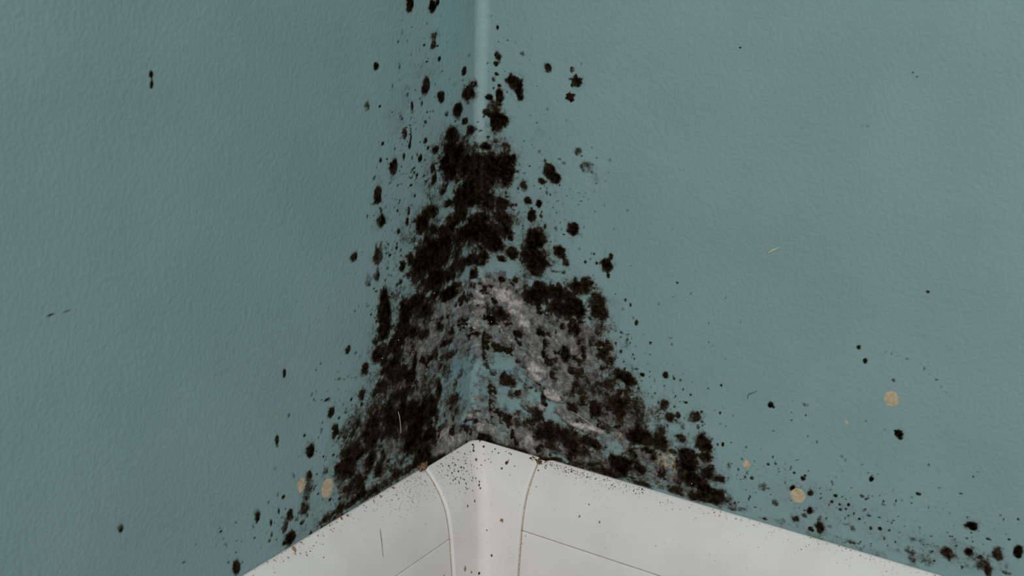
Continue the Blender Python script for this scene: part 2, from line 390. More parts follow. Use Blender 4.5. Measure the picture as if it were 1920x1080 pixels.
# stray marks further out on the walls (photo pixels)
DARK += [
    (283,140,2.6,7,.85),(283.5,156,2.8,8,.95),(95,590,8,3,.75),(123,584,9,2.6,.6),(226,990,6,10,.58),(533,700,3.6,9,.8),(345,1054,4.5,3.5,.6),
    (1388,89,2.6,2.4,1.0),(1622,676,5,6,.95),(1610,651,4,5,.9),(1740,547,3.2,2.4,.9),(1195,605,4,5,.0),(1248,703,6,6.5,.9),(1205,703,5,4.5,.85),
    (1235,570,2.2,3,.7),(1257,633,5,1.8,.5),(1270,530,2.4,2,.7),(1262,430,1.6,1.6,.7),(1675,713,3.6,4,.5),(1712,137,2.6,2.2,.6),(1720,144,2.6,2,.6),
    (1661,660,2.4,2.6,.45),(1672,663,3,2.2,.55),(1685,667,4,1.8,.4),(1702,673,5,2.2,.5),(1726,683,2.6,2,.35),(1733,691,2,3,.6),(1742,701,2,2,.4),
    (1756,712,3,2.4,.55),(1765,725,3,2.6,.5),(1774,735,2.4,3,.4),(1783,744,3.5,3,.35),(1622,236,9,3,.22),(1575,790,1,1,.0),
    (215,345,10,4,.16),(205,295,5,2.5,.25),(340,220,4,1.6,.25),(238,105,18,24,.07),
]
# star points
DARK += [(1071,148,6,3,.93),(1087,148,5,3,.93),(1080,144,3.2,7,.93),(1085,160,4,5,.93),(1073,160,4,5,.93),(1088,155,5,3,.93),(1065,178,4,2.6,.93),(1075,178,3,3.6,.93),
         (1074,187,4,3,.93),(1064,184,4,2.6,.93),(1068,176,2.6,4,.93),(1071,188,2.6,4,.93),(283.5,148,2.2,9,.9)]
# along the trim
DARK += [(850,835,30,12,.4),(810,860,20,14,.8),(930,828,30,8,.45),(980,843,22,9,.6),(1040,862,28,11,.8),(1090,873,28,11,.75),(1140,886,32,10,.8),
         (1200,905,28,9,.6),(1320,935,30,10,.6),(760,880,22,16,.7),(720,905,20,14,.6),(690,925,14,12,.6),(655,945,18,12,.55),(610,975,16,10,.5),(1260,920,26,8,.5)]
PALE = view(600, 500, 3.177, [
    (1000,130,180,90,.62),(1090,175,110,70,.95),(905,205,50,30,.95),(900,268,40,22,1.0),(945,340,50,40,.75),(870,400,40,60,.5),(1190,320,50,80,.85),
    (1235,380,40,40,.85),(1290,300,90,110,.62),(660,290,100,90,.55),(740,340,90,110,.6),(600,440,110,90,.5),(660,600,80,110,.48),(560,490,90,60,.42),
    (1450,330,110,90,.62),(1480,450,110,100,.48),(1400,560,100,80,.48),(1290,600,70,50,.88),(1285,650,56,46,.95),(1400,770,80,50,.92),(1480,640,80,60,.5),
    (1500,720,60,50,.45),(1560,950,120,46,.95),(1480,905,60,40,.75),(1440,860,60,50,.6),(890,890,50,40,.85),(960,945,44,36,.95),(740,1000,66,66,.78),
    (1240,960,80,60,.4),(960,840,80,80,.3),(720,860,80,60,.36),(760,560,60,90,.35),(830,430,40,80,.5),(1000,440,50,60,.42),(1180,520,120,80,.42),
    (1050,80,110,50,.5),(850,110,50,40,.55),(1330,450,60,60,.5),(1120,860,60,40,.35),(1100,1010,60,30,.5),(800,960,40,60,.6),(1600,850,0,0,0),
    (480,760,80,90,.35),(400,860,80,80,.25),(660,720,50,60,.45),(1640,600,80,60,.28),(1800,740,80,60,.28),(1200,760,60,40,.55),(1230,830,60,50,.5),
])
PALE += view(440, 740, 3.177, [
    (940,330,76,110,.58),(1235,240,66,96,.62),(660,610,76,60,.45),(610,670,50,40,.35),(840,540,60,40,.45),(1170,330,40,40,.4),(760,420,60,60,.3),
])
PALE += view(900, 740, 3.177, [
    (700,220,56,36,.75),(980,370,56,46,.62),(640,260,56,26,.35),(1090,540,90,26,.5),(1250,610,76,18,.55),(1000,500,56,34,.45),(300,330,60,40,.3),
    (860,330,50,40,.3),(1140,460,70,60,.4),
])
# brightest crust
PALE += [(940,550,34,16,1.0),(965,575,22,24,.95),(893,563,16,9,1.0),(886,585,14,7,1.0),(895,607,15,12,.9),(988,605,14,20,.95),(1003,690,20,14,1.0),(1008,706,16,14,1.0),
         (1030,738,22,14,1.0),(1045,745,14,10,1.0),(1085,796,30,9,1.0),(1118,804,24,9,1.0),(1015,765,12,12,.9),(880,778,14,12,.9),(903,797,14,10,1.0),(828,815,12,16,.9),(1095,615,20,20,.7)]
BLUE = view(600, 500, 3.177, [(820,620,70,60,.9),(880,560,40,40,.7),(1100,620,60,40,.85),(940,660,80,90,.45),(960,780,110,70,.35),(720,860,90,60,.7),
                              (1180,860,90,60,.5),(930,470,60,50,.4),(860,720,50,80,.5)])
BLUE += [(730,850,30,30,.5), (845,60,34,70,.45), (835,170,30,60,.3)]
TAN = [(1672,748,14.5,15.5,1.0),(1587,792,3.6,3.6,.9),(1400,871,7.5,8.5,.95),(1496,929,13.5,14,.95),(614,915,12,20,1.0),
       (565,909,7.5,14,1.0),(518,781,3.6,4.4,.85)]
TANDUST = [(1252,862,22,26,.50),(1236,856,8,20,.54),(1262,880,12,26,.46),(1160,818,14,14,.46),(1103,782,3,9,.5),(1168,835,12,14,.42)]
PALE_STRIP = [(904,40,11,90,.95),(901,140,10,90,.9),(897,215,9,60,.9),(893,262,12,22,.7)]  # strip of paler wall colour along the upper part of the corner
# lumps and hollows of the crumbled plaster (height in mm)
LUMP = view(600, 500, 3.177, [(900,268,44,20,1.3),(945,335,40,34,1.6),(868,335,26,34,-1.2),(900,205,44,22,1.0),(925,392,36,14,-1.1),(1020,320,40,40,-1.0),
                              (960,430,46,36,.9),(1090,175,90,50,.8),(1290,640,60,40,1.1),(1340,640,20,50,-.8),(1400,770,70,40,1.0),(1560,950,90,30,.8),
                              (890,890,60,40,.7),(1330,800,24,40,-.7),(830,330,20,70,.7),(1200,340,40,70,.7)])
HALO = [  # x, y, half width, half height, how many specks, largest half size
    (790,130,50,110,70,3.0),(770,290,60,110,150,3.2),(745,430,60,120,150,3.2),(720,560,50,120,120,3.2),(650,740,60,90,110,3.6),(620,850,60,90,100,3.4),
    (570,960,90,70,90,3.2),(450,1020,70,50,40,3.0),(1010,330,60,100,80,2.6),(1030,430,80,100,110,2.8),(1100,560,70,90,60,2.4),(1150,650,70,70,90,3.0),
    (1230,730,80,60,80,3.0),(1300,800,70,70,60,2.8),(1380,900,60,80,70,3.0),(1490,900,110,90,120,2.8),(1620,950,120,70,110,2.8),(1780,1000,130,60,110,2.8),
    (960,120,60,90,40,2.0),(880,240,40,40,30,2.0),(1300,600,90,160,30,1.6),(1120,330,60,90,26,2.2)]

HAZE = [(820,330,40,110,.42),(800,460,60,110,.5),(770,590,60,100,.5),(725,710,60,110,.48),(695,830,80,100,.46),(650,890,60,70,.36),(590,960,55,50,.25),
        (925,320,55,80,.55),(925,420,60,70,.5),(1005,480,40,80,.42),(1080,585,80,70,.42),(1110,690,90,70,.38),(1170,770,90,70,.46),(1240,850,90,70,.46),
        (1310,890,55,60,.38),(860,300,40,60,.5),(760,800,60,90,.5),(1060,820,90,50,.45),(980,840,50,25,.4),(790,740,50,90,.45),(820,650,50,60,.35),
        (1030,640,60,60,.3),(1080,760,40,60,.3),(960,760,60,60,.18),(780,180,60,120,.10),(740,330,60,120,.12),(1010,380,80,120,.10),(1540,950,150,70,.2),
        (1740,1030,170,50,.32),(1480,985,80,20,.3),(1600,1020,80,20,.3),(1420,960,90,40,.16),(1280,740,90,80,.14),(1020,250,80,110,.07),(740,880,60,50,.5),(660,930,50,40,.42),(1080,850,80,30,.5),(1180,890,70,30,.48),(1330,930,50,30,.45),(560,1000,50,30,.28),(790,850,40,40,.5),(770,690,40,80,.4),(850,720,30,80,.3),(1200,820,60,50,.4),(1420,960,60,20,.2)]
VEIL = [(800,630,70,100,.5),(745,770,75,100,.45),(690,880,70,60,.4),(640,950,50,40,.3),(940,590,90,90,.5),(1050,670,105,100,.52),(1140,780,110,75,.46),
        (1230,870,90,50,.42),(985,800,80,40,.42),(840,780,40,60,.4),(1110,640,60,60,.4),(900,560,60,60,.5),(1060,820,100,40,.42),(905,640,40,50,.4),(912,745,34,60,.34),(700,915,70,40,.45),(625,975,40,28,.38),(1150,870,70,25,.45),(1290,925,60,20,.42),(820,820,50,40,.5),(960,830,50,20,.45),(1360,945,30,14,.3),(900,805,60,34,.5),(1000,830,60,30,.6),(1080,848,60,30,.6),(840,828,40,40,.6),(930,790,50,40,.4)]
# ------------------------------------------------------------------ stain fields on each wall
STEP = 0.00045
SIDES = {'left': dict(smax=0.224, z0=0.0645, z1=0.264), 'right': dict(smax=0.212, z0=0.0645, z1=0.262)}


def corner_x(y):
    return 902 - 13*np.clip(y/815.0, 0, 1)


def wall_ellipse(px, py, rx, ry, side):
    """photo ellipse -> centre and half sizes on the wall"""
    u, z = on_wall(px, py, side)
    P = (u, 0, z) if side == 'right' else (0, -u, z)
    Q = (u + .001, 0, z) if side == 'right' else (0, -u - .001, z)
    W = (P[0], P[1], z + .001)
    a = to_pixel(P); b = to_pixel(Q); c = to_pixel(W)
    ju, jv = abs(b[0]-a[0]), abs(b[1]-a[1])
    kz = abs(c[1]-a[1])
    ru = rx/ju
    rz = math.sqrt(max(ry*ry - (ru*jv)**2, (.55*ry)**2))/kz
    return u2s(u), z, ru*.001, rz*.001


def stamp(F, S, Z, blobs, side, warp, soft=(1.18, .62), mode='over', warpb=None):
    s1, z1 = S[:, 0], Z[0, :]
    for b in blobs:
        px, py, rx, ry, st = b[:5]
        if st == 0: continue
        cx = corner_x(py)
        if side == 'left' and px - rx*1.3 > cx + 3: continue
        if side == 'right' and px + rx*1.3 < cx - 3: continue
        sc, zc, rs, rz = wall_ellipse(px, py, rx, ry, side)
        if rs <= 0: continue
        i0, i1 = np.searchsorted(s1, [sc - 1.9*rs - .001, sc + 1.9*rs + .001])
        j0, j1 = np.searchsorted(z1, [zc - 1.9*rz - .001, zc + 1.9*rz + .001])
        if i1 <= i0 or j1 <= j0: continue
        w = (slice(i0, i1), slice(j0, j1))
        e = np.hypot((S[w] - sc)/rs, (Z[w] - zc)/rz)
        e = e*(1 + warp[w]) if rx < 7 or warpb is None else e*(1 + warp[w] + warpb[w]*min((rx - 7)/8, 1))
        v = st*sst(soft[0], soft[1], e)
        if mode == 'over': F[w] = 1 - (1 - F[w])*(1 - v)
        elif mode == 'max': F[w] = np.maximum(F[w], v)
        else: F[w] += v


random.seed(3)
SPECK = []
for (hx, hy, hw, hh, n, big) in HALO:
    for _ in range(n):
        r = .55 + .45*random.random()**3*big/1.6
        f = min(big, .9 + random.random()**4*big)
        SPECK.append((random.gauss(hx, hw*.55), random.gauss(hy, hh*.55), f*random.uniform(.7, 1.2), f*random.uniform(.8, 1.6),
                      random.uniform(.4, .85)))

FIELD = {}
for side, q in SIDES.items():
    s = np.arange(0, q['smax'] + STEP, STEP); z = np.arange(q['z0'], q['z1'] + STEP, STEP)
    S, Z = np.meshgrid(s, z, indexing='ij')
    off = 0 if side == 'left' else 5.0
    A = S + off
    wl = .0016
    warp = .62*(fnoise(A, Z, .0045, 11, 3) - .5) + .75*(fnoise(A, Z, wl, 23, 3, .7) - .5)
    warp2 = 1.1*(fnoise(A, Z, .006, 31, 4, .65) - .5)
    D = np.zeros_like(S); G = np.zeros_like(S); T = np.zeros_like(S); B = np.zeros_like(S); C = np.zeros_like(S); H = np.zeros_like(S)
    # overlapping mould: a veil, the measured colonies on it, and the mass loosened by its own noise
    warpb = .95*(fnoise(A, Z, .0065, 57, 4, .7) - .5)
    stamp(D, S, Z, DARK, side, warp, (1.34, .58), mode='max', warpb=warpb)
    D2 = np.zeros_like(S); stamp(D2, S, Z, DARK, side, warp, (1.40, .45), warpb=warpb)
    Hz = np.zeros_like(S); stamp(Hz, S, Z, HAZE, side, warp2*.8, (1.5, .2), mode='max')
    D3 = np.zeros_like(S); stamp(D3, S, Z, [b for b in DARK if b[2] > 6 and b[4] > .6], side, warp*1.2 + warp2*.5, (1.95, .5), mode='max')
    D = np.maximum(.6*D + .4*D2, .42*D3)
    mott = fnoise(A, Z, .0045, 47, 4, .7)
    D = np.clip(D*(1 + .55*(mott - .5)) + .5*(mott - .5)*sst(.1, .5, D)*(1 - sst(.8, .95, D)), 0, 1.1)
    D = np.clip(1 - (1 - np.minimum(D, 1))*(1 - np.clip(Hz*(.75 + 1.7*(mott - .35)), 0, .95)), 0, 1)
    stamp(D, S, Z, SPECK, side, warp*.6, (1.25, .5), mode='max')
    stamp(G, S, Z, PALE, side, warp2, (1.35, .35), mode='max')
    vl = np.zeros_like(S); stamp(vl, S, Z, VEIL, side, warp2*.7, (1.35, .4), mode='max')
    G = np.maximum(G, vl*(.75 + .9*fnoise(A, Z, .005, 131, 4, .65)))
    D = np.maximum(D, sst(.2, .45, G)*(1 - .7*sst(.7, .95, G))*.85*sst(.52, .70, fnoise(A, Z, .0038, 141, 4, .68)))
    stamp(T, S, Z, TAN, side, warp*.35, (1.12, .85), mode='max')
    T *= 1 - .25*(fnoise(A, Z, .0012, 71, 2) > .62)
    td = np.zeros_like(S); stamp(td, S, Z, TANDUST, side, warp2*.6, (1.4, .4), mode='max')
    T = np.maximum(T, td*(.55 + .9*fnoise(A, Z, .0013, 77, 3, .7)))
    stamp(B, S, Z, BLUE, side, warp2, (1.4, .3), mode='max')
    stamp(C, S, Z, PALE_STRIP, side, warp2*.35, (1.7, .3), mode='max')
    stamp(H, S, Z, LUMP, side, warp2*.5, (1.3, .1), mode='add')
    H = H*.001 + sst(.2, .7, G)*(.0011*(fnoise(A, Z, .0042, 81, 3) - .45) + .0006*(fnoise(A, Z, .0013, 91, 2) - .5))
    H = H + .0015*sst(.0365, .0325, S)*sst(.0765, .0708, Z)      # plaster bulging against the cap
    D = D*(1 - .9*sst(.5, .7, T)*(T > .55))
    D = D*(1 - .75*sst(.82, .97, G))
    # fade the stored fields to nothing at the borders of the detailed zone
    FIELD[side] = dict(s=s, z=z, D=D, G=G, T=T, B=B, C=C, H=H)

# the two walls agree along the rounded corner
for kf in 'DGTBCH':
    a, b = FIELD['left'], FIELD['right']
    m = min(len(a['z']), len(b['z']))
    mid = .5*(a[kf][0, :m] + b[kf][0, :m])
    for f in (a, b):
        w = np.exp(-(f['s']/.0016)**2)[:, None]
        f[kf][:, :m] += (mid - f[kf][0, :m])[None, :]*w

# ------------------------------------------------------------------ the room: floor and walls
fl = np_mesh('floor', [(-.05, .05, 0), (-.05, -1.6, 0), (1.6, -1.6, 0), (1.6, .05, 0)], [(0, 1, 2, 3)], M_FLOOR, smooth=False)
tag(fl, kind='structure')


def grid_faces(ni, nj, flip):
    i, j = np.meshgrid(np.arange(ni-1), np.arange(nj-1), indexing='ij')
    a = i*nj + j; b = (i+1)*nj + j; c = b + 1; d = a + 1
    f = np.stack([a, b, c, d], -1).reshape(-1, 4)
    return f[:, ::-1] if flip else f


WALL = {}
for side, f in FIELD.items():
    s = np.concatenate([f['s'], np.linspace(f['s'][-1], 1.5, 14)[1:]])
    z = np.concatenate([np.linspace(0, f['z'][0], 6)[:-1], f['z'], np.linspace(f['z'][-1], 1.3, 14)[1:]])
    pad = ((0, 13), (5, 13))
    at = {n: np.pad(f[k], pad) for n, k in (('dark', 'D'), ('pale', 'G'), ('tan', 'T'), ('blue', 'B'), ('pale_strip', 'C'))}
    at['pale_strip'] = np.pad(f['C'], pad, mode='edge')*(np.arange(len(z)) >= 5)[None, :]
    at['pale_strip'][len(f['s']):] = 0
    h = np.pad(f['H'], pad)
    S, Z = np.meshgrid(s, z, indexing='ij')
    V = wall_pos(side, S, Z, h)
    w = np_mesh('wall_' + side, V, grid_faces(len(s), len(z), side == 'left'), M_WALL, attrs=at)
    tag(w, kind='structure')
    WALL[side] = w

# ------------------------------------------------------------------ mould growing on the walls
def components(mask):
    lab = np.zeros(mask.shape, np.int32); n = 0
    ni, nj = mask.shape
    m = mask
    for i, j in zip(*np.nonzero(mask)):
        if lab[i, j]: continue
        n += 1; st = [(i, j)]; lab[i, j] = n
        while st:
            a, b = st.pop()
            for da, db in ((1, 0), (-1, 0), (0, 1), (0, -1)):
                x, y = a + da, b + db
                if 0 <= x < ni and 0 <= y < nj and m[x, y] and not lab[x, y]:
                    lab[x, y] = n; st.append((x, y))
    return lab, n


def growth_mesh(name, side, cells, lift, parent=None, origin=None, mat=None):
    """raised crust over the given wall cells"""
    f = FIELD[side]; ni, nj = len(f['s']), len(f['z'])
    ci, cj = cells
    q = np.stack([ci*nj + cj, (ci+1)*nj + cj, (ci+1)*nj + cj + 1, ci*nj + cj + 1], -1)
    if side == 'left': q = q[:, ::-1]
    used, inv = np.unique(q, return_inverse=True)
    q = inv.reshape(-1, 4)
    cnt = np.bincount(q.ravel(), minlength=len(used))
    inner = cnt >= 4
    vi, vj = used//nj, used % nj
    sv, zv = f['s'][vi], f['z'][vj]
    nz = fnoise(sv + (0 if side == 'left' else 5.), zv, .0016, 101, 3, .7)
    h = f['H'][vi, vj] + np.where(inner, lift*(.35 + 1.3*nz), .00003)
    V = wall_pos(side, sv, zv, h)
    at = {n: f[k][vi, vj] for n, k in (('dark', 'D'), ('pale', 'G'), ('tan', 'T'), ('blue', 'B'), ('pale_strip', 'C'))}
    if origin is not None: V = V - np.asarray(origin)
    o = np_mesh(name, V, q, mat or M_MOLD, parent, at)
    if origin is not None: o.location = origin
    return o


SPOT_LABELS = {
    # left wall
    (768, 10): 'dark mold spot cut by the top edge, farther from the corner seam',
    (813, 11): 'forked dark mold spot cut by the top edge, nearer the corner seam',
    (813, 77): 'ragged upright mold spot below the two at the top edge',
    (824, 110): 'small upright mold dot below the ragged spot, left of the seam',
    (705, 124): 'small lone oval mold spot high on the left wall, left of the rest',
    (870, 133): 'small mold spot touching the left side of the pale seam, highest there',
    (284, 149): 'short dark vertical scuff high on the far left wall',
    (798, 161): 'tall oval mold spot left of the seam, level with the largest spot right of it',
    (880, 172): 'large ragged mold spot hugging the left side of the pale corner seam',
    (827, 181): 'pointed mold spot between the tall oval spot and the pale corner seam',
    (688, 199): 'faint hollow grey mold ring high on the left wall',
    (772, 202): 'thin upright mold streak just below the tall oval spot, left wall',
    (858, 209): 'rounded mold spot directly below the largest one left of the seam',
    (838, 214): 'small faint mold dot left of the rounded spot beside the seam',
    (871, 228): 'squat mold spot at the foot of the pale seam, left side',
    (759, 250): 'slim slanted mold spot beside a thin broken streak, left wall',
    (769, 262): 'thin broken vertical mold streak left of the growth top',
    (798, 264): 'small oval mold dot at the upper left shoulder of the growth',
    (787, 296): 'small dark oval mold spot right of the slanted spot, left wall',
    (737, 313): 'large slanted mold spot left of the growth top, left wall',
    (707, 367): 'tall mold spot, upper of two stacked on the left wall',
    (714, 413): 'diamond-shaped mold spot, lower of two stacked on the left wall',
    (663, 482): 'small lone oval mold spot midway up the left wall, leftmost at its height',
    (708, 489): 'tall smudged brown mold patch below the diamond-shaped spot',
    (691, 529): 'faint brown mold smudge at the foot of the tall brown patch',
    (652, 656): 'small mold spot with two dots beside it, left of the growth',
    (684, 692): 'upright mold spot at the left rim of the growth, upper of two',
    (678, 743): 'upright mold spot at the left rim of the growth, lower of two',
    (533, 701): 'tiny lone upright mold dash in open paint on the left wall',
    (621, 773): 'dark mold spot above a smudged one, left of the lower growth',
    (520, 827): 'faint upright mold smudge below the tiny tan dot on the left wall',
    (582, 844): 'dark slanted mold spot above the smaller left tan spot',
    (611, 883): 'faint mold fleck just above the larger left tan spot',
    (576, 927): 'long brown mold streak between the two left tan spots',
    (482, 968): 'lone upright mold spot left of the brown streak, near the baseboard',
    (539, 976): 'ragged mold spot between the brown streak and the lone spot by the baseboard',
    (543, 1010): 'dark mold spot touching the left baseboard below the brown streak',
    (227, 991): 'blurred lone mold spot low on the far left wall',
    (443, 1064): 'dark mold spot at the bottom edge beside the left baseboard',
    # right wall
    (931, 110): 'stacked pair of ragged mold spots right of the pale seam, near the top',
    (1026, 128): 'round mold spot between the seam and the star-shaped pair, right wall',
    (1072, 131): 'small mold spot just above the larger star-shaped one, right wall',
    (924, 149): 'small ragged mold fleck close to the right of the pale seam',
    (1079, 153): 'star-shaped mold spot, larger of two at the upper right',
    (1068, 183): 'star-shaped mold spot, smaller and lower of two at the upper right',
    (966, 161): 'large comma-shaped mold spot right of the pale corner seam',
    (1082, 284): 'faint speckled mold spot above the pale speckled patch, right wall',
    (1098, 314): 'faint speckled mold patch right of the large double-lobed spot',
    (1032, 325): 'large double-lobed mold spot in clear paint right of the growth top',
    (1015, 340): 'small mold lobe at the lower left of the large double-lobed spot',
    (981, 348): 'round mold spot left of the large double-lobed one',
    (988, 376): 'mold spot left of its paler neighbour, above the blackest small spot',
    (1009, 382): 'oval mold spot right of a darker one, above the long growth arm',
    (1073, 429): 'solid round mold spot standing alone right of the long growth arm',
    (1051, 477): 'two-lobed brown mold spot right of the long growth arm',
    (1137, 497): 'triangular dark mold spot at the far right of the middle growth',
    (1192, 605): 'small starry mold speck in open paint right of the growth',
    (1621, 677): 'small dark mold speck above the large round tan spot',
    (1203, 703): 'small mold spot left of a similar one, right of the growth',
    (1246, 703): 'small mold spot in open paint, right of a similar one',
    (1242, 760): 'ragged mold spot above its larger twin right of the growth',
    (1257, 783): 'ragged mold spot right of the growth, lower of a close pair',
    (1302, 781): 'rounded mold spot standing right of the ragged pair',
    (1275, 822): 'mold spot between the ragged pair and the lower right growth',
    (1444, 759): 'small round mold spot beside a dark curled thread',
    (1684, 814): 'notched black mold spot below the large round tan spot',
    (1505, 896): 'small mold spot just above the lower tan spot on the right wall',
    (1517, 924): 'soft mold spot touching the right side of the lower tan spot',
    (1484, 914): 'dark mold fleck on the upper rim of the lower tan spot',
    (1632, 898): 'small mold spot in open paint right of the lower tan spot',
    (1452, 944): 'faint mold fleck left of the lower tan spot',
    (1517, 958): 'mold spot directly below the lower tan spot',
    (1536, 987): 'ragged mold cluster touching the right baseboard below the lower tan spot',
    (1820, 986): 'solid black mold spot at the lower right, ringed by specks',
    (1815, 1034): 'small round mold spot below the ringed black spot',
    (1907, 1034): 'dark mold spot cut by the right edge of the picture',
    (1869, 1038): 'tall oval mold spot beside the one cut by the right edge',
    (1775, 1037): 'wide smudged mold spot left of the small round one, lower right',
    (1843, 1060): 'slanted mold spot at the bottom right corner',
    (1708, 1045): 'faint mold smudge above the right baseboard, lower right',
    # tan spots
    (1672, 748): 'large round pale tan spot alone on the right wall',
    (1587, 792): 'tiny tan dot below and left of the large round tan spot',
    (1400, 871): 'small oval tan spot right of the lower growth',
    (1496, 929): 'round tan spot with a dark fleck on its rim, near the right baseboard',
    (614, 915): 'larger tan spot above the left baseboard, nearer the growth',
    (565, 909): 'smaller oval tan spot above the left baseboard, left of the larger one',
    (518, 781): 'tiny tan dot in open paint on the left wall',
}


def label_spots(spots):
    free = dict(SPOT_LABELS)
    for o, px, py, side, area, kind in sorted(spots, key=lambda t: -t[4]):
        best = min(free, key=lambda q: math.hypot(q[0] - px, q[1] - py)) if free else None
        if best and math.hypot(best[0] - px, best[1] - py) < 15:
            lab = free.pop(best)
        else:
            part = ('upper' if py < 450 else 'middle' if py < 720 else 'lower')
            lab = 'tiny dark mold dot on the %s wall beside the %s part of the growth' % (side, part)
            if side == 'right' and px > 1340:
                lab = 'tiny dark mold dot above the right baseboard, away from the growth'
        if kind == 'tan':
            tag(o, lab, 'tan spot', 'tan spots on the teal walls')
        elif 'scuff' in lab:
            o.name = 'scuff_mark'; tag(o, lab, 'scuff')
        else:
            tag(o, lab, 'mold spot', 'separate mold spots on the %s wall' % side)


mold = empty('mold_growth', (0.02, -0.02, ZB))
tag(mold, 'large black and grey mold growth spreading up the corner above the white cap', 'mold')
spots = []
for side, f in FIELD.items():
    Dc = .25*(f['D'][1:, 1:] + f['D'][:-1, 1:] + f['D'][1:, :-1] + f['D'][:-1, :-1])
    Gc = .25*(f['G'][1:, 1:] + f['G'][:-1, 1:] + f['G'][1:, :-1] + f['G'][:-1, :-1])
    Tc = .25*(f['T'][1:, 1:] + f['T'][:-1, 1:] + f['T'][1:, :-1] + f['T'][:-1, :-1])
    zc = .5*(f['z'][1:] + f['z'][:-1])[None, :]; sc = .5*(f['s'][1:] + f['s'][:-1])[:, None]
    okz = zc > ZB - .001
    tanm = (Tc > .5) & okz
    # tan spots
    lab, n = components(tanm)
    cnt = np.bincount(lab.ravel())
    tan_used = np.zeros_like(tanm)
    for (px, py, rx, ry, st) in TAN:
        if (px < corner_x(py)) != (side == 'left'): continue
        a, b = on_wall(px, py, side)
        i = int(u2s(a)/STEP); j = int((b - f['z'][0])/STEP)
        ids = np.unique(lab[max(i-6, 0):i+7, max(j-6, 0):j+7]); ids = [k for k in ids if k]
        if not ids: continue
        k = max(ids, key=lambda t: cnt[t])
        cells = np.nonzero(lab == k)
        tan_used |= lab == k
        p0 = wall_pos(side, np.array(f['s'][i]), np.array(f['z'][j]), np.array(0.))
        o = growth_mesh('tan_spot', side, cells, .0001, origin=p0)
        spots.append((o, px, py, side, len(cells[0])*STEP*STEP*1e6, 'tan'))
    dark = (Dc > .46) & okz & ~tan_used
    lab, n = components(dark)
    cnt = np.bincount(lab.ravel()); cnt[0] = 0
    area = cnt*STEP*STEP*1e6
    massf = (area > 95)
    # everything inside the dense middle counts as the growth itself
    si, zi = np.nonzero(lab)
    cid = lab[si, zi]
    ms = np.bincount(cid, f['s'][si], n+1)/np.maximum(cnt, 1); mz = np.bincount(cid, f['z'][zi], n+1)/np.maximum(cnt, 1)
    Pm = wall_pos(side, ms, mz, 0*ms)
    dd = Pm - CAM; ww = dd @ fwd
    PX = 960 + FPX*(dd @ rgt)/ww; PY = 540 - FPX*(dd @ upv)/ww
    inside = Gc > .3
    gin = np.bincount(lab.ravel(), inside.ravel().astype(float), n+1)/np.maximum(cnt, 1)
    massf |= (gin > .5) & (area > 1.2)
    massf |= (area > 1.6) & (PY > 430) & (PX > (760 if side == 'left' else 0)) & (PX < (2000 if side == 'left' else 1000))
    massf |= (area > 1.6) & (PY > 640) & (side == 'right') & (PX < 1080)
    massf[0] = False
    main_mask = massf[lab] & (lab > 0)
    growth_mesh('dark_mold', side, np.nonzero(main_mask), .00035, mold)
    pale = (Gc > .5) & ~main_mask & okz
    growth_mesh('pale_mold', side, np.nonzero(pale), .0003, mold)
    near = lambda k: min(math.hypot(q[0] - PX[k], q[1] - PY[k]) for q in SPOT_LABELS) < 10
    spot_ids = [k for k in range(1, n+1) if not massf[k] and (area[k] > 2.8 or (area[k] > 1.5 and near(k)))]
    speck_ids = np.zeros(n+1, bool)
    speck_ids[1:] = ~massf[1:]
    speck_ids[spot_ids] = False
    sm = speck_ids[lab] & (lab > 0)
    sp = growth_mesh('mold_specks', side, np.nonzero(sm), .0001)
    tag(sp, 'fine dark mold specks scattered over the %s teal wall' % side, 'mold specks', kind='stuff')
    for k in spot_ids:
        cells = np.nonzero(lab == k)
        p0 = wall_pos(side, np.array(ms[k]), np.array(mz[k]), np.array(0.))
        o = growth_mesh('mold_spot', side, cells, .0002, origin=p0)
        spots.append((o, PX[k], PY[k], side, area[k], 'dark'))
label_spots(spots)

# ------------------------------------------------------------------ baseboards and the corner cap
MM = .001
CAP_PROFILE = [(1.6, 60), (1.6, 69.6), (1.75, 70.05), (2.2, 70.3), (2.9, 69.9), (4.5, 68.4), (6.3, 66.3), (8.0, 64.2), (9.6, 61.8), (11.2, 58.8), (12.5, 55.4),
               (13.4, 51.5), (14.1, 47), (14.6, 42), (15.2, 35), (16.0, 24), (16.6, 12), (17.0, 0.2)]
COVER_PROFILE = [(0.05, 66), (0.05, 69.75), (.6, 69.9), (1.4, 69.75), (3.0, 68.35), (4.2, 67.2), (5.6, 65.6), (7.1, 63.6), (8.6, 61.2), (10.1, 58.3), (11.3, 55.0),
                 (12.2, 51.2), (12.85, 47.2), (13.1, 45.3), (13.06, 45.1), (11.5, 44.95)]
LOWER_PROFILE = [(11.5, 44.75), (13.12, 44.72), (13.2, 44.5), (13.55, 40), (14.0, 35), (14.8, 24), (15.4, 12), (15.8, .2), (11, .2)]
BACK_PROFILE = [(0.2, 62), (6.5, 62.0), (11.9, 48), (12.75, 45.6), (12.8, 44), (12.0, 40), (0.2, 40)]


def smooth_profile(p, n=4):
    p = np.array(p, float); out = []
    for i in range(len(p)-1):
        a = p[max(i-1, 0)]; b = p[i]; c = p[i+1]; d = p[min(i+2, len(p)-1)]
        sharp = np.linalg.norm(c-b) < .7
        for t in np.linspace(0, 1, (1 if sharp else n)+1)[:-1]:
            out.append(.5*(2*b + (c-a)*t + (2*a-5*b+4*c-d)*t*t + (3*b-a-3*c+d)*t**3) if not sharp and i > 1 else b + (c-b)*t)
    out.append(p[-1])
    return np.array(out)


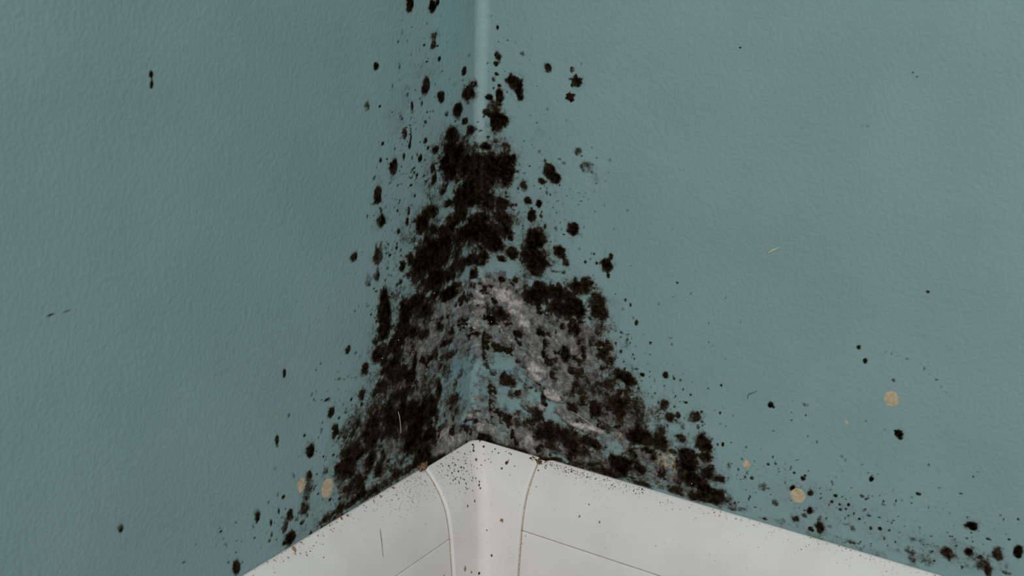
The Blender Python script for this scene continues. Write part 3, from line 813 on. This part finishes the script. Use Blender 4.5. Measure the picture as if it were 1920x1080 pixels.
def strip(name, prof, t0, t1, side, mat, parent, dirt_depth=0.0, nt=90):
    """a profile drawn along one wall"""
    P = np.array(prof, float)*MM
    t = np.concatenate([t0 + np.array([0, .0006, .0009, .0012, .0016, .002]), np.linspace(t0 + .003, .26, nt), np.linspace(.26, t1, 8)[1:]])
    n, m = len(t), len(P)
    V = np.zeros((n, m, 3))
    if side == 'right':
        V[..., 0] = t[:, None]; V[..., 1] = -P[None, :, 0]
    else:
        V[..., 0] = P[None, :, 0]; V[..., 1] = -t[:, None]
    V[..., 2] = P[None, :, 1]
    dirt = np.zeros((n, m))
    if dirt_depth:
        near = np.exp(-P[:, 0]/(dirt_depth*MM))
        dirt = near[None, :]*(.55 + .85*np.exp(-((t - .04)/.03)**2))[:, None]
    dirt = np.maximum(dirt, 1.45*np.exp(-((t - t0 - .0011)/.0004)**2)[:, None]*(1 if mat is M_PLAST else 0))
    o = np_mesh(name, V, grid_faces(n, m, side == 'left'), mat, parent, {'dirt': dirt})
    return o


T_LEFT, T_RIGHT = .0335, .0308
BOARDS = {}
for side, te in (('left', T_LEFT), ('right', T_RIGHT)):
    e = empty('baseboard_' + side, (0.3, -.01, 0) if side == 'right' else (.01, -.3, 0))
    tag(e, 'white plastic baseboard with a rounded top running along the %s wall' % side, kind='structure')
    BOARDS[side] = e
    parts = [strip('top_cover', smooth_profile(COVER_PROFILE), te - .0008, 1.5, side, M_PLAST, None, 1.7),
             strip('lower_board', LOWER_PROFILE, te - .0008, 1.5, side, M_PLAST, None),
             strip('joint_backing', BACK_PROFILE, te - .0008, 1.5, side, M_JOINT, None)]
    for o in parts:
        o.parent = e; o.matrix_parent_inverse = Matrix.Translation(e.location).inverted()
    BOARDS[side + '_cover'] = parts[0]; BOARDS[side + '_lower'] = parts[1]


def make_cap():
    prof = smooth_profile(CAP_PROFILE)
    tang = np.gradient(prof, axis=0); tang /= np.linalg.norm(tang, axis=1)[:, None]
    nrm = np.stack([-tang[:, 1], tang[:, 0]], -1)          # outward (away from the wall, up)
    nrm *= np.sign(nrm[:, :1]*1 + nrm[:, 1:]*1 + 1e-9)
    R = 4.2
    stations = []
    ends = [(0.0, 1.3), (0.0, .55), (.1, .25), (.3, .06), (.6, 0.0), (2.0, .0), (4, 0)]
    for d, ins in ends: stations.append(('L', T_LEFT*1000 - d, ins))
    for t in np.linspace(T_LEFT*1000 - 5, 22.5, 8): stations.append(('L', t, 0))
    for a in np.linspace(0, 1, 15): stations.append(('A', a, 0))
    for t in np.linspace(22.5, T_RIGHT*1000 - 5, 6): stations.append(('R', t, 0))
    for d, ins in ends[::-1]: stations.append(('R', T_RIGHT*1000 - d, ins))
    V = []
    for kind, t, ins in stations:
        p = prof - nrm*ins*np.clip((prof[:, 0:1] - 1.6)/1.2, 0, 1)
        o_, z_ = p[:, 0], p[:, 1]
        if kind == 'L': x, y = o_, -t + 0*o_
        elif kind == 'R': x, y = t + 0*o_, -o_
        else:
            ang = math.pi + t*(-math.pi/2)                 # from the left leg round to the right leg
            x = o_ + R + R*math.cos(ang); y = -(o_ + R) + R*math.sin(ang)
        V.append(np.stack([x, y, z_], -1)*MM)
    V = np.array(V)
    n, m = V.shape[:2]
    dirt = np.zeros((n, m)); dirt[:] = .25*np.exp(-(prof[:, 0] - 1.6)/2.5)[None, :]
    return np_mesh('corner_cap', V, grid_faces(n, m, True), M_CAP, None, {'dirt': dirt})


cap_root = empty('corner_cap', (.012, -.012, 0))
tag(cap_root, 'white plastic inside-corner cap joining the two baseboards, peppered with brown specks', 'corner cap')
cap = make_cap(); cap.name = 'cap_shell'
cap.parent = cap_root; cap.matrix_parent_inverse = Matrix.Translation(cap_root.location).inverted()

# ------------------------------------------------------------------ dirt specks on the plastic, hairs, crumbs
def tree(objs):
    vs_, fs_ = [], []
    for o in objs:
        off = len(vs_)
        vs_ += [v.co.copy() for v in o.data.vertices]
        fs_ += [[off + i for i in p.vertices] for p in o.data.polygons]
    return BVHTree.FromPolygons(vs_, fs_)


TREES = {'cap': tree([cap]), 'left': tree([BOARDS['left_cover'], BOARDS['left_lower']]), 'right': tree([BOARDS['right_cover'], BOARDS['right_lower']])}
WTREE = {}


def hit(px, py, which):
    d = Vector(ray(px, py)).normalized()
    loc, n, i, dist = TREES[which].ray_cast(Vector(CAM), d)
    if loc is None: return None
    if n.dot(d) > 0: n = -n
    return loc, n, dist


def specks(name, rows, which, mat, parent, flat=.3):
    V, F_ = [], []
    for (px, py, rx, ry) in rows:
        h = hit(px, py, which)
        if h is None: continue
        loc, n, dist = h
        t1 = n.cross(Vector((.3, .2, 1))).normalized(); t2 = n.cross(t1).normalized()
        k = dist/FPX
        ra, rb = rx*k, ry*k*1.25
        b = len(V); a0 = random.random()*6
        for ring, (rr, hh) in enumerate(((1.0, -.05), (.7, .22))):
            for i in range(7):
                a = a0 + i*2*math.pi/7
                q = random.uniform(.7, 1.2)
                V.append(loc + t1*(math.cos(a)*ra*rr*q) + t2*(math.sin(a)*rb*rr*q) + n*(hh*min(ra, rb)*flat*2.5))
        V.append(loc + n*(min(ra, rb)*flat))
        for i in range(7):
            j = (i+1) % 7
            F_ += [(b+i, b+j, b+7+j), (b+i, b+7+j, b+7+i), (b+7+i, b+7+j, b+14)]
    if not V: return None
    o = np_mesh(name, [tuple(v) for v in V], F_, mat, None)
    o.parent = parent; o.matrix_parent_inverse = Matrix.Translation(parent.location).inverted()
    o['kind'] = 'stuff'
    return o


cap_dark = view(820, 820, 9.0, [
    (278,210,11,17),(462,277,11,14),(600,125,20,16),(612,225,17,20),(612,175,7,34),(628,45,8,26),(555,243,11,9),(785,155,18,17),(655,375,18,20),
    (975,200,12,11),(1028,265,10,13),(1215,268,9,12),(1245,285,12,10),(1170,430,24,22),(1195,405,12,9),(1088,525,15,13),(718,60,13,12),(200,257,11,7),
    (255,432,10,12),(305,465,13,16),(68,450,12,10),(90,482,12,10),(195,482,15,12),(212,518,9,10),(283,568,9,13),(247,600,14,12),(82,565,9,8),
    (172,548,9,8),(355,573,17,13),(412,555,10,10),(300,700,15,14),(268,725,13,10),(435,705,8,14),(460,717,11,12),(392,685,12,13),(365,760,12,20),
    (485,780,12,15),(600,682,10,15),(585,727,9,12),(500,872,11,14),(492,575,12,10),(708,750,10,16),(705,800,15,15),(724,858,14,12),(172,643,12,10),
    (534,622,9,9),(470,395,10,9),(867,370,8,7),(675,522,6,10),(650,690,8,12),(130,635,7,7),(285,535,8,8),(245,637,7,7),(275,660,8,8),(333,670,8,9),
    (440,622,9,8),(104,318,7,10),(30,592,8,8),(1303,486,8,8),(1205,378,8,7),(665,745,6,8),(212,705,6,6),(120,685,6,6),(1160,238,8,7),
    (480,848,10,8),(528,862,8,8),(196,565,8,6),(402,505,22,12),(446,518,14,12)])
cap_rust = view(820, 820, 9.0, [
    (145,343,13,10),(258,327,12,10),(445,333,22,9),(500,355,14,12),(480,440,34,14),(572,460,13,14),(805,392,15,15),(788,280,10,13),(905,420,13,16),
    (925,243,18,11),(270,362,26,10),(350,380,26,16),(740,470,16,14),(595,902,18,14),(375,912,22,8),(470,940,20,8),(240,260,24,12),(350,250,30,10),
    (10,485,12,14),(625,495,12,10),(575,480,12,10),(1225,640,14,8),(705,825,22,8),(225,780,22,8)])
cap_rust += [(942,976,3,4),(872,1066,4,5),(884,1073,3,2),(913,994,2,2),(939,975,2,3)]
cap_dark += [(922,1042,2,2),(898,1075,2.5,2),(877,949,1.6,2),(832,1079,2,3),(890,940,1.6,2)]
specks('dark_specks', [(x, y, a*1.35, b*1.3) for x, y, a, b in cap_dark], 'cap', M_DARK, cap_root)
specks('rust_specks', cap_rust, 'cap', M_RUST, cap_root, .12)
fine = [(random.gauss(862, 22), random.gauss(890, 22), random.uniform(.5, .9), random.uniform(.5, .9)) for _ in range(80)]
fine += [(random.uniform(830, 980), random.uniform(845, 1075), random.uniform(.4, .8), random.uniform(.4, .8)) for _ in range(60)]
specks('fine_specks', fine, 'cap', M_DARK, cap_root)

# along the left board's top edge
def edge_left(x): return 894 - .612*(x - 755) + (x < 604)*0
def edge_right(x): return 861 + .2925*(x - 1026) - 2.5*math.sin(math.pi*min(max((x-1026)/740, 0), 1))
lr, ldk, lt = [], [], []
for _ in range(130):
    x = random.uniform(470, 800); d = abs(random.gauss(0, 1))*16
    (lr if random.random() < .45 else lt).append((x + d*.25, edge_left(x) + d + 4, random.uniform(.7, 2.0), random.uniform(.7, 1.8)))
for _ in range(190):
    x = random.gauss(775, 38); d = random.random()**1.5*75
    ldk.append((x, edge_left(x) + d + 5, random.uniform(.45, 1.0), random.uniform(.45, 1.0)))
lr += view(440, 740, 3.177, [(357,922,16,18),(362,945,4,14),(870,605,10,9),(830,632,6,7),(733,667,6,7),(965,600,6,6),(675,720,10,9),(635,735,9,12),(655,695,9,8),
                             (430,955,6,9),(470,900,8,4),(395,880,10,6),(525,775,7,7),(945,555,14,8),(495,840,5,7),(1140,770,4,4),(1045,810,3,3),(530,970,6,5),(318,970,8,6),
                             (235,985,6,6),(610,760,6,5),(770,660,5,5),(850,590,6,5)])
ldk += view(440, 740, 3.177, [(1135,515,5,5),(1248,1075,4,6),(450,932,5,4)])
specks('rust_specks', lr, 'left', M_RUST, BOARDS['left'], .12)
specks('dark_specks', ldk, 'left', M_DARK, BOARDS['left'])
specks('dust_specks', lt, 'left', M_TANDUST, BOARDS['left'], .12)
rr, rd, rt = [], [], []
for _ in range(170):
    x = 1020 + random.random()**1.7*190; d = abs(random.gauss(0, 1))*7
    rd.append((x, edge_right(x) + d + 4, random.uniform(.5, 1.5), random.uniform(.5, 1.1)))
for _ in range(200):
    x = random.uniform(1030, 1760); d = abs(random.gauss(0, 1))*13
    (rr if random.random() < .3 else rt).append((x, edge_right(x) + d + 4, random.uniform(.7, 2.4), random.uniform(.6, 1.4)))
for _ in range(60):
    x = random.uniform(980, 1500)
    rt.append((x, edge_right(x) + random.uniform(20, 110), random.uniform(.6, 1.6), random.uniform(.6, 1.4)))
rr += view(900, 740, 3.177, [(650,654,6,6),(594,724,7,7),(712,758,8,8),(1045,900,4,3),(255,888,4,4)])
rd += view(900, 740, 3.177, [(347,452,6,5),(785,540,5,4),(967,562,7,4),(335,548,4,3),(298,590,3,3),(748,912,3,2),(272,842,3,3),(590,727,4,4),(545,458,8,5),(530,415,10,8)])
specks('rust_specks', rr, 'right', M_RUST, BOARDS['right'], .12)
specks('dark_specks', rd, 'right', M_DARK, BOARDS['right'])
specks('dust_specks', rt, 'right', M_TANDUST, BOARDS['right'], .12)


def wall_point(px, py, side, off=0.0):
    u, z = on_wall(px, py, side)
    return wall_pos(side, np.array(u2s(u)), np.array(z), np.array(off))


def tube(name, pts, rad, mat, label, cat, taper=True):
    pts = [Vector(p) for p in pts]
    base = pts[0].copy()
    V, F_ = [], []
    n = len(pts); k = 6
    for i, p in enumerate(pts):
        d = (pts[min(i+1, n-1)] - pts[max(i-1, 0)]).normalized()
        a = d.cross(Vector((.31, .77, .2))).normalized(); b = d.cross(a)
        r = rad*(1 - .7*abs(2*i/(n-1) - .8)**2*.6 if taper else 1)
        for j in range(k):
            t = 2*math.pi*j/k
            V.append(tuple(p + a*math.cos(t)*r + b*math.sin(t)*r - base))
    for i in range(n-1):
        for j in range(k):
            F_.append((i*k+j, i*k+(j+1) % k, (i+1)*k+(j+1) % k, (i+1)*k+j))
    o = np_mesh(name, V, F_, mat); o.location = base
    return tag(o, label, cat)


tube('hair', [wall_point(x, y, 'left', .0008) for x, y in ((743, 771), (745, 778), (746.6, 787), (747.6, 797), (748, 805), (748.2, 812))], .00013, M_HAIRL,
     'short pale hair stuck upright on the black mold left of the cap', 'hair')
hp = []
for x, y in ((712.4, 992), (713.5, 1001), (715, 1012), (716, 1022), (717, 1033), (718.3, 1045)):
    h = hit(x, y, 'left'); hp.append(h[0] + h[1]*.0001)
tube('hair', hp, .00010, M_HAIRD, 'thin dark hair lying on the left white baseboard', 'hair')
tube('thread', [wall_point(x, y, 'right', .0001) for x, y in ((1402, 748), (1402.5, 742), (1405, 738.5), (1410, 737), (1415, 735.5), (1419, 732))], .00013, M_HAIRD,
     'tiny curled dark thread on the right teal wall left of a round mold spot', 'thread')
tube('fibre', [wall_point(x, y, 'right', .0001) for x, y in ((1441, 474), (1447, 470), (1452, 467.5), (1456, 467), (1462, 463))], .00032, M_HAIRL,
     'short pale fibre stuck high on the right teal wall', 'fibre')
tube('fibre', [wall_point(x, y, 'right', .0008) for x, y in ((1074, 770), (1090, 780), (1105, 790), (1118, 800), (1128, 809))], .00009, M_HAIRL,
     'thin pale fibre crossing the grey crust on the right wall', 'fibre')


def crumb(name, px, py, side, size, mat, label, seed, off=.0012):
    c = wall_point(px, py, side, off)
    r = np.random.default_rng(seed)
    import bmesh
    bm = bmesh.new(); bmesh.ops.create_icosphere(bm, subdivisions=3, radius=1)
    for v in bm.verts:
        q = v.co
        k = 1 + .35*math.sin(5*q.x + seed) * math.sin(6*q.y + 1.3*seed) + .25*math.sin(11*q.z + 7*q.x) + r.uniform(-.12, .12)
        v.co = Vector((q.x*size[0], q.y*size[1], q.z*size[2]))*k
    me = bpy.data.meshes.new(name); bm.to_mesh(me); bm.free()
    for p in me.polygons: p.use_smooth = True
    me.materials.append(mat)
    o = link(bpy.data.objects.new(name, me)); o.location = c
    return tag(o, label, 'crumb')


M_CRUMB = plain_material('rusty_crumb', (.030, .018, .010), (.34, .20, .11), 800)
crumb('crumb', 1010, 858, 'right', (.0026, .0011, .0013), M_CRUMB, 'rust-brown crumb wedged at the right end of the corner cap', 2, .0026)
crumb('crumb', 1020, 866, 'right', (.0011, .0010, .0014), M_DARK, 'black crumb beside the rust-brown one right of the corner cap', 4, .0022)
crumb('crumb', 786, 872, 'left', (.0011, .0024, .0013), M_CRUMB, 'rust-brown crumb wedged at the left end of the corner cap', 5, .0018)

# bright beads in the hollows of the crumbled plaster
V, F_ = [], []
for (x, y) in ((864, 610), (869, 610), (871, 603), (876, 601), (880, 597), (866, 618), (918, 603), (924, 602), (923, 590), (812, 549), (745, 637), (715, 671), (1117, 651), (1161, 727), (1298, 906)):
    side = 'left' if x < 887 else 'right'
    c = wall_point(x, y, side, .0009 if y < 630 and x > 850 and x < 930 else .0005); b = len(V); r = .00022
    for d in ((1, 0, 0), (-1, 0, 0), (0, 1, 0), (0, -1, 0), (0, 0, 1), (0, 0, -1)): V.append(tuple(c + np.array(d)*r))
    F_ += [tuple(b+i for i in t) for t in ((0, 2, 4), (2, 1, 4), (1, 3, 4), (3, 0, 4), (2, 0, 5), (1, 2, 5), (3, 1, 5), (0, 3, 5))]
bd = np_mesh('bright_beads', V, F_, M_BEAD, None)
bd.parent = mold; bd.matrix_parent_inverse = Matrix.Translation(mold.location).inverted(); bd['kind'] = 'stuff'
